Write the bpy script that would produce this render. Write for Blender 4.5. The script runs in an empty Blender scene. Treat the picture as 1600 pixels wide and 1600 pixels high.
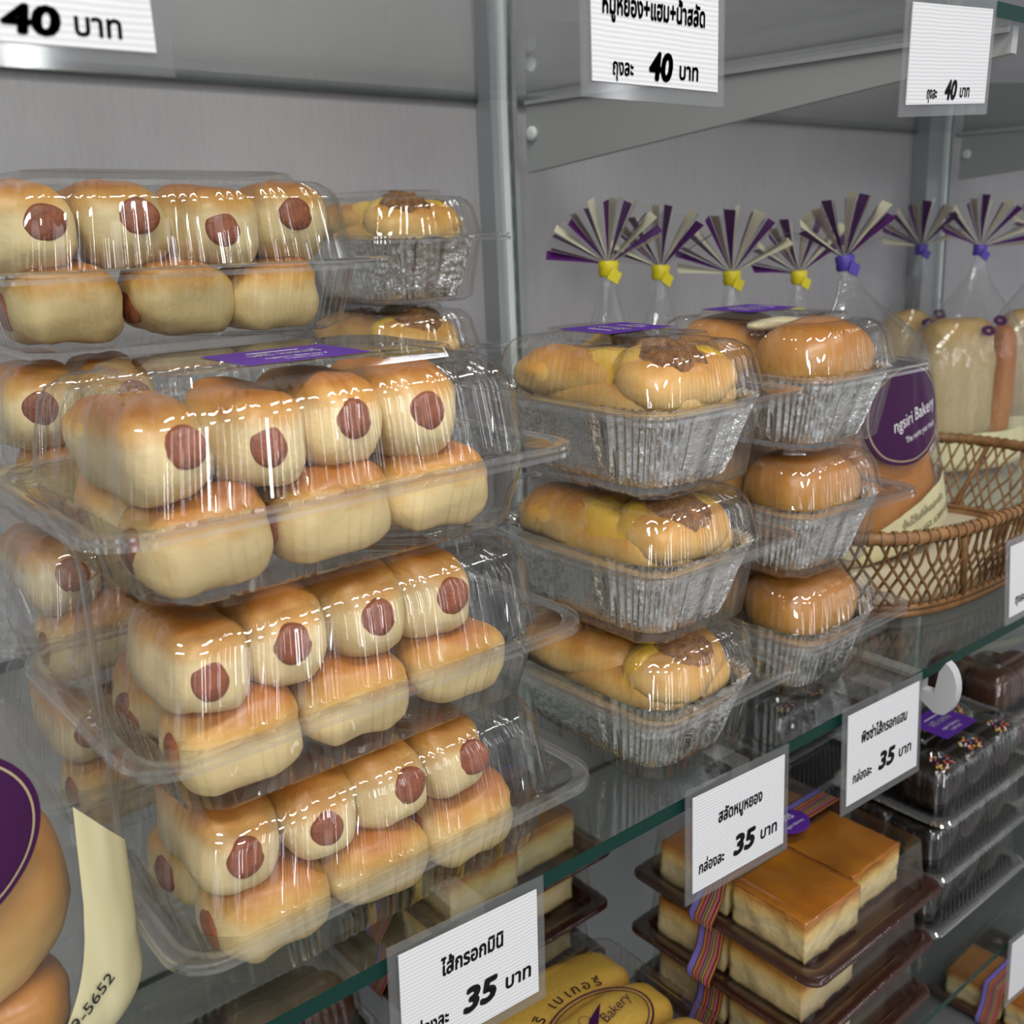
import bpy, math, random
from mathutils import Vector, Matrix, noise
PI = math.pi
S = bpy.context.scene
COL = S.collection

# ------------------------------------------------------------------ camera
def camera():
    ya, pi_, ro = math.radians(38.8917573), math.radians(14.3831064), math.radians(2.46580431)
    fwd = Vector((math.sin(ya)*math.cos(pi_), math.cos(ya)*math.cos(pi_), -math.sin(pi_)))
    right = Vector((math.cos(ya), -math.sin(ya), 0))
    down = fwd.cross(right)
    rr = right*math.cos(ro) + down*math.sin(ro)
    dd = -right*math.sin(ro) + down*math.cos(ro)
    c = bpy.data.cameras.new('camera')
    c.sensor_width = 36; c.lens = 1595.424/1600*36
    c.clip_start = .01
    c.dof.use_dof = True; c.dof.focus_distance = .50; c.dof.aperture_fstop = 15
    o = bpy.data.objects.new('camera', c); COL.objects.link(o)
    m = Matrix((( rr.x, -dd.x, -fwd.x, 0), (rr.y, -dd.y, -fwd.y, -.342), (rr.z, -dd.z, -fwd.z, .30), (0, 0, 0, 1)))
    o.matrix_world = m
    S.camera = o
camera()

# ------------------------------------------------------------------ light
W = bpy.data.worlds.new('shop'); S.world = W; W.use_nodes = True
def world_nodes():
    """the shop around: bright and dim patches (lit shelving, windows, gaps)"""
    t = W.node_tree; bg = t.nodes['Background']
    tc = t.nodes.new('ShaderNodeTexCoord'); mp = t.nodes.new('ShaderNodeMapping'); mp.inputs['Scale'].default_value = (2.4, 2.4, 1.1)
    nz = t.nodes.new('ShaderNodeTexNoise'); nz.inputs['Scale'].default_value = 1.7; nz.inputs['Detail'].default_value = 2.5
    r = t.nodes.new('ShaderNodeValToRGB'); e = r.color_ramp.elements
    for p, v in ((.36, .12), (.47, .35), (.58, 1.0), (.66, 2.6)):
        k = e.new(p); k.color = (v*.95, v*.97, v, 1)
    e.remove(e[0]); e.remove(e[len(e)-1])
    t.links.new(tc.outputs['Generated'], mp.inputs[0]); t.links.new(mp.outputs[0], nz.inputs['Vector']); t.links.new(nz.outputs['Fac'], r.inputs[0]); t.links.new(r.outputs[0], bg.inputs[0])
    bg.inputs[1].default_value = .62
world_nodes()
def area(name, loc, aim, sx, sy, power, col):
    l = bpy.data.lights.new(name, 'AREA'); l.shape = 'RECTANGLE'; l.size = sx; l.size_y = sy
    l.energy = power; l.color = col
    o = bpy.data.objects.new(name, l); COL.objects.link(o)
    o.location = loc
    o.rotation_euler = (Vector(aim)-Vector(loc)).to_track_quat('-Z', 'Y').to_euler()
    return o
area('ceiling_tube_light', (.0, -.75, 1.75), (.3, .1, .0), 1.25, .10, 22, (1, .97, .92))
area('ceiling_tube_light', (1.7, -.75, 1.75), (1.2, .1, .0), 1.25, .10, 7, (.95, .97, 1))
area('ceiling_tube_light', (-.9, -1.6, 1.75), (.3, .2, .1), 1.25, .10, 19, (1, .97, .92))
for x_, w__, p_ in ((-2.1, .10, 6), (-1.2, .10, 7), (-.2, .08, 6), (.9, .10, 6), (2.1, .12, 3), (3.2, .12, 2)):
    area('rib_streak_light', (x_, -2.9, .75), (x_*.6+.3, .2, .15), w__, 1.3, p_, (.95, .98, 1))  # added narrow upright panels, giving the ribbed plastic its bright streaks
S.view_settings.view_transform = 'Standard'; S.view_settings.look = 'None'
S.view_settings.gamma = 1; S.view_settings.exposure = 0.18; S.view_settings.use_curve_mapping = False
S.cycles.transparent_max_bounces = 64
S.cycles.max_bounces = 10; S.cycles.glossy_bounces = 4; S.cycles.diffuse_bounces = 3
S.cycles.caustics_reflective = False; S.cycles.caustics_refractive = False
S.cycles.sample_clamp_indirect = 6

# ------------------------------------------------------------------ materials
class NT:
    def __init__(s, name):
        s.m = bpy.data.materials.new(name); s.m.use_nodes = True
        s.t = s.m.node_tree; s.b = s.t.nodes['Principled BSDF']; s.o = s.t.nodes['Material Output']
    def n(s, kind, **kw):
        n = s.t.nodes.new('ShaderNode'+kind)
        for k, v in kw.items(): setattr(n, k, v)
        return n
    def l(s, a, b): s.t.links.new(a, b)
    def val(s, **kw):
        for k, v in kw.items(): s.b.inputs[k.replace('_', ' ')].default_value = v
    def coord(s, kind='Object', scale=(1, 1, 1)):
        tc = s.n('TexCoord'); mp = s.n('Mapping'); mp.inputs['Scale'].default_value = scale
        s.l(tc.outputs[kind], mp.inputs[0]); return mp.outputs[0]
    def noise(s, vec, scale, detail=3, rough=.55):
        n = s.n('TexNoise'); n.inputs['Scale'].default_value = scale; n.inputs['Detail'].default_value = detail
        n.inputs['Roughness'].default_value = rough
        s.l(vec, n.inputs['Vector']); return n.outputs['Fac']
    def ramp(s, fac, stops):
        r = s.n('ValToRGB'); e = r.color_ramp.elements
        while len(e) < len(stops): e.new(.5)
        for i, (p, c) in enumerate(stops):
            e[i].position = p; e[i].color = (*c, 1)
        s.l(fac, r.inputs[0]); return r.outputs[0]
    def bump(s, h, strength=.3, dist=.001):
        b = s.n('Bump'); b.inputs['Strength'].default_value = strength; b.inputs['Distance'].default_value = dist
        s.l(h, b.inputs['Height']); s.l(b.outputs[0], s.b.inputs['Normal'])
    def math(s, op, a, b=None):
        n = s.n('Math', operation=op)
        for i, v in enumerate((a, b)):
            if v is None: continue
            if isinstance(v, (int, float)): n.inputs[i].default_value = v
            else: s.l(v, n.inputs[i])
        return n.outputs[0]

def flat(name, col, rough=.5, metal=0, coat=0, spec=.5):
    t = NT(name); t.val(Base_Color=(*col, 1), Roughness=rough, Metallic=metal, Coat_Weight=coat)
    t.b.inputs['Specular IOR Level'].default_value = spec
    return t.m

def clear(name, tint=(.97, .97, .97), f0=.07, rough=.03, bump=0, bscale=60, haze=0):
    """thin clear sheet: what lies behind is seen straight through, the face mirrors with a Schlick curve"""
    t = NT(name)
    lw = t.n('LayerWeight'); lw.inputs['Blend'].default_value = .5
    f5 = t.math('POWER', lw.outputs['Facing'], 4.0)
    fr = t.math('MULTIPLY_ADD', f5, .80); fr.node.inputs[2].default_value = f0
    tr = t.n('BsdfTransparent'); tr.inputs[0].default_value = (*tint, 1)
    gl = t.n('BsdfGlossy'); gl.inputs['Roughness'].default_value = rough
    mx = t.n('MixShader'); t.l(fr, mx.inputs[0]); t.l(tr.outputs[0], mx.inputs[1]); t.l(gl.outputs[0], mx.inputs[2])
    out = mx
    if haze:
        df = t.n('BsdfDiffuse'); df.inputs[0].default_value = (.8, .8, .8, 1)
        m2 = t.n('MixShader'); m2.inputs[0].default_value = haze
        t.l(mx.outputs[0], m2.inputs[1]); t.l(df.outputs[0], m2.inputs[2]); out = m2
    if bump:
        nz = t.noise(t.coord('Object', (1, 1, .6)), bscale, 3)
        b = t.n('Bump'); b.inputs['Strength'].default_value = bump; b.inputs['Distance'].default_value = .004
        t.l(nz, b.inputs['Height']); t.l(b.outputs[0], gl.inputs['Normal'])
    t.l(out.outputs[0], t.o.inputs[0]); t.t.nodes.remove(t.b)
    return t.m

M = {}
M['clear'] = clear('clear_plastic', (.972, .970, .962), .10, .03)
M['clear2'] = clear('clear_plastic_thin', (.98, .978, .973), .08, .03)
M['lip'] = clear('clear_plastic_lip', (.96, .96, .955), .23, .04, haze=.045)
M['film'] = clear('clear_film', (.965, .965, .965), .06, .09, .5, 45, haze=.02)
M['sleeve'] = clear('clear_sleeve', (.86, .86, .88), .08, .08, haze=.05)
M['tape'] = clear('clear_tape', (.93, .93, .93), .05, .12, .15, 300, haze=.05)
M['glass'] = clear('shelf_glass', (.90, .93, .91), .07, .012)

def edge_glass():
    t = NT('green_glass_edge'); t.val(Base_Color=(.003, .030, .023, 1), Roughness=.3); t.b.inputs['Specular IOR Level'].default_value = .2
    h = t.noise(t.coord('Object', (1, 1, 1)), 120, 3); t.bump(h, .15, .001); return t.m
M['edge'] = edge_glass()

def bread(name, stops, bump=.35, rough=.42, axis='Z', nz=.35, coat=.12):
    t = NT(name)
    v = t.coord('Generated'); sp = t.n('SeparateXYZ'); t.l(v, sp.inputs[0])
    ob = t.coord('Object')
    n1 = t.noise(ob, 55, 4); n2 = t.noise(ob, 320, 3)
    f = t.math('ADD', sp.outputs[axis], t.math('MULTIPLY', t.math('SUBTRACT', n1, .5), nz))
    c = t.ramp(f, stops)
    oi = t.n('ObjectInfo')
    hs = t.n('HueSaturation'); t.l(c, hs.inputs['Color'])
    t.l(t.math('ADD', t.math('MULTIPLY', oi.outputs['Random'], .22), .88), hs.inputs['Value'])
    t.l(hs.outputs[0], t.b.inputs['Base Color'])
    h = t.math('ADD', t.math('MULTIPLY', n2, .35), n1)
    t.bump(h, bump, .002)
    t.val(Roughness=rough, Coat_Weight=coat, Coat_Roughness=.3)
    return t.m
M['bun'] = bread('bun_crust', [(.0, (.72, .54, .25)), (.50, (.78, .60, .30)), (.70, (.66, .36, .09)), (.88, (.45, .17, .03)), (1.0, (.36, .115, .018))])
M['bun_end'] = bread('bun_end_crust', [(.0, (.76, .59, .30)), (.60, (.80, .63, .34)), (.78, (.62, .32, .08)), (.95, (.42, .15, .025))])
M['milkbun'] = bread('golden_bun_crust', [(.0, (.70, .48, .18)), (.22, (.66, .40, .12)), (.5, (.56, .26, .05)), (1.0, (.45, .165, .026))], nz=.25, coat=.25, rough=.35)
M['dough'] = bread('floss_bread_crust', [(.0, (.74, .50, .20)), (.45, (.72, .47, .17)), (.75, (.64, .33, .075)), (1.0, (.46, .18, .028))], nz=.7)
M['loaf'] = bread('loaf_crust', [(.0, (.60, .30, .08)), (.4, (.50, .19, .035)), (1.0, (.40, .12, .02))], nz=.4)
M['paleloaf'] = bread('pale_loaf_crust', [(.0, (.48, .36, .17)), (.6, (.52, .40, .20)), (1.0, (.50, .30, .10))], nz=.5, rough=.6)
def sausage():
    t = NT('sausage_skin')
    ob = t.coord('Object'); n1 = t.noise(ob, 140, 3)
    t.l(t.ramp(n1, [(.3, (.20, .048, .018)), (.7, (.34, .10, .04))]), t.b.inputs['Base Color'])
    t.bump(t.noise(ob, 420, 3), .4, .0015); t.val(Roughness=.42); return t.m
M['sausage'] = sausage()
def rough_stuff(name, a, b, scale, bump=1.0, rough=.8):
    t = NT(name); ob = t.coord('Object'); n1 = t.noise(ob, scale, 6, .7)
    t.l(t.ramp(n1, [(.32, a), (.68, b)]), t.b.inputs['Base Color'])
    t.bump(n1, bump, .004); t.val(Roughness=rough); return t.m
M['floss'] = rough_stuff('pork_floss', (.13, .042, .012), (.50, .24, .085), 190)
M['cream'] = flat('yellow_cream', (.70, .42, .05), .18, coat=.4)
M['white_cream'] = flat('white_cream', (.80, .70, .45), .3)
def foil():
    t = NT('aluminium_foil'); t.val(Base_Color=(.95, .95, .955, 1), Metallic=1, Roughness=.17)
    ob = t.coord('Object'); t.bump(t.noise(ob, 150, 4), .75, .003); return t.m
M['foil'] = foil()
def wallmat():
    t = NT('grey_painted_steel')
    v = t.coord('Object', (1, 1, .12)); n1 = t.noise(v, 260, 3); n2 = t.noise(t.coord('Object'), 5, 3)
    c = t.ramp(t.math('ADD', t.math('MULTIPLY', n1, .35), t.math('MULTIPLY', n2, .65)), [(.3, (.335, .315, .335)), (.7, (.42, .398, .418))])
    t.l(c, t.b.inputs['Base Color']); t.val(Roughness=.38, Metallic=.15); t.bump(n1, .08, .001); return t.m
M['wall'] = wallmat()
M['upright'] = flat('upright_paint', (.30, .31, .335), .4, .2)
M['bracket'] = flat('bracket_paint', (.36, .365, .375), .42, .1)
M['slot'] = flat('dark_slot', (.006, .006, .007), .8)
M['knob'] = flat('white_plastic', (.62, .65, .66), .4)
M['capgrey'] = flat('grey_plastic_cap', (.42, .43, .44), .38)
def paper():
    t = NT('ribbed_white_card'); sp = t.n('SeparateXYZ'); t.l(t.coord('Object'), sp.inputs[0])
    w = t.math('SINE', t.math('MULTIPLY', t.math('ADD', sp.outputs['Z'], t.math('MULTIPLY', t.noise(t.coord('Object'), 60, 2), .0009)), 2*PI/.0019))
    t.l(t.ramp(t.math('MULTIPLY_ADD', w, .5), [(0, (.58, .58, .60)), (.4, (.625, .625, .645)), (1, (.645, .645, .665))]), t.b.inputs['Base Color'])
    t.bump(w, .12, .0005); t.val(Roughness=.5, Coat_Weight=.35, Coat_Roughness=.18); return t.m
M['paper'] = paper()
M['ink'] = flat('black_ink', (.013, .013, .016), .5)
M['purple'] = flat('purple_print', (.085, .020, .27), .5, spec=.2)
M['plum'] = flat('plum_print', (.045, .006, .050), .4, spec=.25)
M['gold'] = flat('gold_line_print', (.42, .33, .20), .35)
M['white_ink'] = flat('white_print', (.75, .72, .75), .5)
M['pale'] = flat('cream_print', (.66, .60, .36), .45)
M['stripe_purple'] = flat('stripe_purple', (.075, .010, .115), .38)
M['stripe_cream'] = flat('stripe_cream', (.58, .54, .40), .45)
M['tie_yellow'] = flat('yellow_tie', (.62, .50, .01), .45)
M['tie_blue'] = flat('violet_tie', (.065, .035, .30), .45)
def wicker():
    t = NT('wicker'); ob = t.coord('Object'); n1 = t.noise(ob, 60, 3)
    t.l(t.ramp(n1, [(.3, (.13, .056, .018)), (.7, (.29, .145, .050))]), t.b.inputs['Base Color'])
    t.bump(t.noise(ob, 500, 2), .3, .001); t.val(Roughness=.55); return t.m
M['wicker'] = wicker()
M['liner'] = flat('cream_board', (.55, .48, .34), .6)
M['choc'] = flat('dark_chocolate', (.012, .008, .007), .22, coat=.4)
M['choc_brown'] = flat('chocolate_sponge', (.055, .016, .006), .5)
M['black_tray'] = flat('black_tray', (.008, .008, .009), .3)
M['brown_tray'] = flat('brown_tray', (.035, .010, .006), .25, coat=.3)
def custard_side():
    t = NT('custard_crumb'); ob = t.coord('Object'); sp = t.n('SeparateXYZ'); t.l(t.coord('Generated'), sp.inputs[0])
    n1 = t.noise(ob, 120, 5); n2 = t.noise(ob, 26, 3)
    f = t.math('ADD', sp.outputs['Z'], t.math('MULTIPLY', t.math('SUBTRACT', n2, .5), .25))
    t.l(t.ramp(f, [(0, (.66, .48, .22)), (.45, (.76, .62, .34)), (.72, (.74, .50, .17)), (.9, (.50, .20, .035)), (1, (.36, .11, .015))]), t.b.inputs['Base Color'])
    t.bump(n1, .5, .003); t.val(Roughness=.6); return t.m
M['crumb'] = custard_side()
def caramel():
    t = NT('caramel_glaze'); ob = t.coord('Object'); n1 = t.noise(ob, 22, 3)
    t.l(t.ramp(n1, [(.3, (.30, .085, .006)), (.7, (.52, .20, .018))]), t.b.inputs['Base Color']); t.bump(t.noise(ob, 500, 2), .1, .001)
    t.val(Roughness=.3, Coat_Weight=.5); return t.m
M['caramel'] = caramel()
M['yellowcake'] = rough_stuff('yellow_sponge', (.70, .40, .05), (.80, .50, .085), 300, .35, .7)
def stripes():
    t = NT('striped_ribbon'); sp = t.n('SeparateXYZ'); t.l(t.coord('Object'), sp.inputs[0])
    f = t.math('FRACT', t.math('DIVIDE', t.math('SUBTRACT', .0121, sp.outputs['Y']), .0243))
    r = t.n('ValToRGB'); r.color_ramp.interpolation = 'CONSTANT'; e = r.color_ramp.elements
    cs = [(0, (.035, .012, .012)), (.05, (.17, .13, .45)), (.25, (.035, .012, .012)), (.29, (.45, .17, .02)), (.37, (.035, .012, .012)), (.41, (.42, .08, .12)), (.50, (.035, .012, .012)), (.54, (.22, .16, .16)), (.60, (.035, .012, .012)), (.64, (.40, .30, .04)), (.69, (.035, .012, .012)), (.73, (.45, .10, .14)), (.83, (.035, .012, .012)), (.89, (.5, .15, .04)), (.95, (.035, .012, .012))]
    while len(e) < len(cs): e.new(.5)
    for i, (p, c) in enumerate(cs): e[i].position = p; e[i].color = (*c, 1)
    t.l(f, r.inputs[0]); t.l(r.outputs[0], t.b.inputs['Base Color']); t.val(Roughness=.4); return t.m
M['ribbon'] = stripes()
for k, c in (('sp_yellow', (.75, .50, .02)), ('sp_red', (.60, .03, .05)), ('sp_blue', (.03, .12, .45)), ('sp_white', (.75, .7, .66)), ('sp_orange', (.7, .2, .03))):
    M[k] = flat(k, c, .35)
M['floor'] = flat('floor_tile', (.42, .41, .39), .4)
M['shelfboard'] = flat('board_shelf', (.13, .13, .135), .5)

# ------------------------------------------------------------------ mesh helpers
class MB:
    def __init__(s): s.v = []; s.f = []; s.mi = []; s.m = 0
    def add(s, vs, fs):
        b = len(s.v); s.v += [tuple(x) for x in vs]
        for f in fs: s.f.append(tuple(b+i for i in f)); s.mi.append(s.m)
        return b
    def box(s, x0, x1, y0, y1, z0, z1, mat=None):
        vs = [(x, y, z) for x in (x0, x1) for y in (y0, y1) for z in (z0, z1)]
        if mat: vs = [mat @ Vector(p) for p in vs]
        s.add(vs, [(0, 1, 3, 2), (4, 6, 7, 5), (0, 4, 5, 1), (2, 3, 7, 6), (0, 2, 6, 4), (1, 5, 7, 3)])
    def loft(s, rings, caps=(False, False), closed=True):
        n = len(rings[0]); b = len(s.v)
        for r in rings: s.v += [tuple(p) for p in r]
        for j in range(len(rings)-1):
            for i in range(n if closed else n-1):
                k = (i+1) % n
                s.f.append((b+j*n+i, b+j*n+k, b+(j+1)*n+k, b+(j+1)*n+i)); s.mi.append(s.m)
        if caps[0]: s.f.append(tuple(b+i for i in range(n))[::-1]); s.mi.append(s.m)
        if caps[1]: s.f.append(tuple(b+(len(rings)-1)*n+i for i in range(n))); s.mi.append(s.m)
    def tube(s, path, r, n=6, closed=False, caps=True):
        path = [Vector(p) for p in path]; N = len(path); rings = []
        up = Vector((0, 0, 1))
        for i, p in enumerate(path):
            a = path[(i-1) % N] if (closed or i > 0) else p
            c = path[(i+1) % N] if (closed or i < N-1) else p
            d = (c-a).normalized()
            u = d.cross(up)
            if u.length < 1e-4: u = d.cross(Vector((1, 0, 0)))
            u.normalize(); w = u.cross(d)
            ri = r[i] if isinstance(r, (list, tuple)) else r
            rings.append([p+u*math.cos(2*PI*k/n)*ri+w*math.sin(2*PI*k/n)*ri for k in range(n)])
        if closed: rings.append(rings[0])
        s.loft(rings, (caps and not closed, caps and not closed))
    def grid(s, fn, nu, nv, pred=None):
        idx = {}; 
        def gv(i, j):
            if (i, j) not in idx:
                s.v.append(tuple(fn(i/nu, j/nv))); idx[(i, j)] = len(s.v)-1
            return idx[(i, j)]
        for i in range(nu):
            for j in range(nv):
                if pred and not pred((i+.5)/nu, (j+.5)/nv): continue
                s.f.append((gv(i, j), gv(i+1, j), gv(i+1, j+1), gv(i, j+1))); s.mi.append(s.m)
    def mesh(s, name, mats, smooth=True, sharp=None):
        me = bpy.data.meshes.new(name); me.from_pydata(s.v, [], s.f)
        for m in (mats if isinstance(mats, (list, tuple)) else [mats]): me.materials.append(M[m] if isinstance(m, str) else m)
        if any(s.mi): me.polygons.foreach_set('material_index', s.mi)
        if smooth: me.polygons.foreach_set('use_smooth', [True]*len(s.f))
        me.update()
        if sharp: me.set_sharp_from_angle(angle=math.radians(sharp))
        return me
    def obj(s, name, mats, parent=None, smooth=True, sharp=None, mat=None):
        return link(name, s.mesh(name, mats, smooth, sharp), parent, mat)

def link(name, data, parent=None, mat=None):
    o = bpy.data.objects.new(name, data); COL.objects.link(o)
    if parent: o.parent = parent
    if mat is not None: o.matrix_basis = mat
    return o
def thing(name, mat=None): return link(name, None, None, mat)
def tag(o, label, cat=None, group=None, kind=None):
    if label: o['label'] = label
    if cat: o['category'] = cat
    if group: o['group'] = group
    if kind: o['kind'] = kind
    return o
def kids(o): return KIDS.get(o.name, None) or [c for c in bpy.data.objects if c.parent == o]
KIDS = {}
def dup(o, mat, label=None, group=None, parent=None):
    c = o.copy(); COL.objects.link(c)
    if parent: c.parent = parent
    if mat is not None: c.matrix_basis = mat
    if label: c['label'] = label
    if group: c['group'] = group
    for k in [k for k in bpy.data.objects if k.parent == o]: dup(k, None, None, None, c)
    return c
used = set()
def place(proto, mat, label, group=None):
    """first use moves the prototype itself, later uses copy it with its parts"""
    if proto.name in used: return dup(proto, mat, label, group)
    used.add(proto.name); proto.matrix_basis = mat
    tag(proto, label, None, group); return proto
def TR(x, y, z, rz=0, rx=0, ry=0, s=1):
    sc = Matrix.Diagonal((*s, 1)) if isinstance(s, (tuple, list)) else Matrix.Scale(s, 4)
    return Matrix.Translation((x, y, z)) @ Matrix.Rotation(rz, 4, 'Z') @ Matrix.Rotation(ry, 4, 'Y') @ Matrix.Rotation(rx, 4, 'X') @ sc
TILT = math.radians(1.9865775)
MID = Matrix.Rotation(TILT, 4, 'X')
LOW = Matrix.Translation((0, 0, -.3162)) @ Matrix.Rotation(TILT, 4, 'X')
UPP = Matrix.Translation((0, -.03, .4175)) @ Matrix.Rotation(TILT, 4, 'X')

_txt = {}
def text2d(body, size, bold=0., shear=0.):
    """lettering as flat 2D polygons, centred in x, baseline at 0"""
    key = body
    if key not in _txt:
        c = bpy.data.curves.new('lettering', 'FONT'); c.body = body; c.size = 1; c.resolution_u = 3
        o = bpy.data.objects.new('lettering', c); COL.objects.link(o)
        dg = bpy.context.evaluated_depsgraph_get(); dg.update()
        me = bpy.data.meshes.new_from_object(o.evaluated_get(dg))
        vs = [(v.co.x, v.co.y) for v in me.vertices]; fs = [tuple(p.vertices) for p in me.polygons]
        bpy.data.objects.remove(o); bpy.data.curves.remove(c); bpy.data.meshes.remove(me)
        x0 = min(v[0] for v in vs); x1 = max(v[0] for v in vs)
        _txt[key] = ([(x-(x0+x1)/2, y) for x, y in vs], fs, x1-x0)
    vs, fs, w = _txt[key]
    out_v = []; out_f = []
    offs = [(0, 0)] if not bold else [(bold*math.cos(a*PI/4), bold*math.sin(a*PI/4)) for a in range(8)]
    for dx, dy in offs:
        b = len(out_v)
        out_v += [((x+dx+shear*y)*size, (y+dy)*size) for x, y in vs]
        out_f += [tuple(b+i for i in f) for f in fs]
    return out_v, out_f, w*size
def put_text(mb, body, size, fn, bold=0., shear=0., x=0, y=0, rot=0, width=None):
    vs, fs, w = text2d(body, size, bold, shear)
    k = width/w if width else 1
    c, s_ = math.cos(rot), math.sin(rot)
    n = len(vs)
    pts = []
    for i, (px, py) in enumerate(vs):
        px *= k
        q = fn(x+px*c-py*s_, y+px*s_+py*c)
        pts.append(q)
    mb.add(pts, fs)

# ------------------------------------------------------------------ structure: wall, shelf fixture, floor
def slab(name, x0, x1, y0, y1, z0, z1, mat, parent=None, m=None):
    b = MB(); b.box(x0, x1, y0, y1, z0, z1); return b.obj(name, mat, parent, False, None, m)
w = MB()
w.box(-1.2, .6255, .462, .474, -1.2, 1.35); w.box(.6265, 1.39, .463, .474, -1.2, 1.35); w.box(1.391, 3.2, .463, .474, -1.2, 1.35)
tag(w.obj('wall_back', 'wall', None, False), None, kind='structure')
tag(slab('floor', -2.5, 4, -3.2, .6, -1.26, -1.2, 'floor'), None, kind='structure')
tag(slab('ceiling', -2.5, 4, -3.2, .6, 2.0, 2.05, 'floor'), None, kind='structure')

def upright(x, label, wide):
    t = thing('shelf_upright', Matrix.Translation((x, .44, 0)))
    b = MB(); b.box(-wide, -.0065, -.001, .0225, -1.2, 1.35); b.box(.0005, .003, -.005, .0225, -1.2, 1.35); b.box(.0085, .014, -.0045, .0225, -1.2, 1.35); b.box(.003, .0085, .001, .0225, -1.2, 1.35)
    b.obj('post', 'upright', t, False)
    b = MB(); b.box(-.0065, .0005, -.006, .0225, -1.2, 1.35); b.obj('front_lip', 'knob', t, False)
    b = MB(); z = -1.15
    while z < 1.3:
        b.box(.0038, .0076, .0000, .002, z, z+.020); z += .030
    b.obj('slot_row', 'slot', t, False)
    tag(t, label, 'shelf post'); return t
upright(.640, 'grey slotted steel shelf post at the middle of the back wall', .0145)
upright(1.444, 'grey slotted steel shelf post at far right, behind the two violet-tied bags', .047)

def bracket(x, z0f, hw, hf, yf, frame, label, cap):
    """tapered steel arm under a glass shelf, wall end at local y=.462"""
    t = thing('shelf_bracket', frame @ Matrix.Translation((x, 0, 0)))
    b = MB(); th = .0035
    yb = .452
    pr = [(yb, -.001), (yf, -.001), (yf, -hf), (yb, -hw)]
    b.loft([[(-th, y, z) for y, z in pr], [(th, y, z) for y, z in pr]], (True, True))
    b.obj('arm', 'bracket', t, False)
    b = MB(); b.box(-.006, .006, yf+.002, yb, -.0045, -.0012); b.obj('top_flange', 'stripe_cream' if False else 'bracket', t, False)
    if cap:
        b = MB(); pr = [(.012, -.012), (.004, -.020), (-.006, -.026)]
        for k in range(11):
            a = -PI/2.6+k*PI/1.25/10
            pr.append((-.008-math.cos(a)*.013, -.006+math.sin(a)*.021))
        pr += [(-.007, .006), (-.005, -.011), (.012, -.011)]
        b.loft([[(-.004, y, z) for y, z in pr], [(.004, y, z) for y, z in pr]], (True, True))
        b.obj('end_clip', 'capgrey', t, True, 40)
    b = MB(); b.loft([[(-.0038-dx, .443+r*math.cos(a*PI/10), -.030+r*math.sin(a*PI/10)) for a in range(20)] for dx, r in ((0, .0068), (.002, .0068), (.0035, .006), (.0045, .0035))], (False, True))
    b.obj('rivet', 'knob', t, True, 50)
    tag(t, label, 'shelf bracket', 'steel brackets under the glass shelves'); return t

def glass_shelf(name, x0, x1, y0, y1, th, frame, label):
    t = thing(name, frame @ Matrix.Translation((0, 0, 0)))
    b = MB(); b.add([(x0, y0, 0), (x1, y0, 0), (x1, y1, 0), (x0, y1, 0), (x0, y0, -th), (x1, y0, -th), (x1, y1, -th), (x0, y1, -th)], [(0, 1, 2, 3), (4, 7, 6, 5)])
    b.obj('pane', 'glass', t, False)
    b = MB(); b.add([(x0, y0, 0), (x1, y0, 0), (x1, y1, 0), (x0, y1, 0), (x0, y0, -th), (x1, y0, -th), (x1, y1, -th), (x0, y1, -th)], [(0, 4, 5, 1), (2, 6, 7, 3), (3, 7, 4, 0), (1, 5, 6, 2)])
    tag(b.obj('polished_edge', 'edge', t, False), 'dark green glass edge')
    tag(t, label, 'glass shelf'); return t
glass_shelf('glass_shelf', -1.1, 3.1, 0, .461, .0085, MID, 'clear glass shelf carrying the bun boxes, with a dark green front edge')
glass_shelf('glass_shelf', -1.1, 3.1, 0, .487, .0085, UPP @ Matrix.Translation((0, 0, .0085)), 'glass shelf overhead that the hanging price cards are taped to')
glass_shelf('glass_shelf', -1.1, 3.1, 0, .461, .006, LOW, 'lower glass shelf carrying the custard and chocolate cake boxes')
bracket(.657, 0, .056, .016, .004, MID @ Matrix.Translation((0, 0, -.0085)), 'grey tapered bracket with rounded end clip under the middle glass shelf', True)
bracket(.657, 0, .064, .016, .004, UPP, 'grey tapered bracket under the overhead shelf, nearest to the camera', False)
bracket(1.457, 0, .064, .016, .004, UPP, 'dark tapered bracket under the overhead shelf at far right', False)
tag(slab('shade_board', .66, 3.1, -.10, .46, .82, .84, 'shelfboard'), None, kind='structure')  # added opaque board out of view, keeps overhead light off the right bay
tag(slab('shelf_deck', -1.1, 3.1, -.06, .46, -.64, -.625, 'shelfboard'), 'grey base deck below the lower glass shelf', 'shelf')

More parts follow.
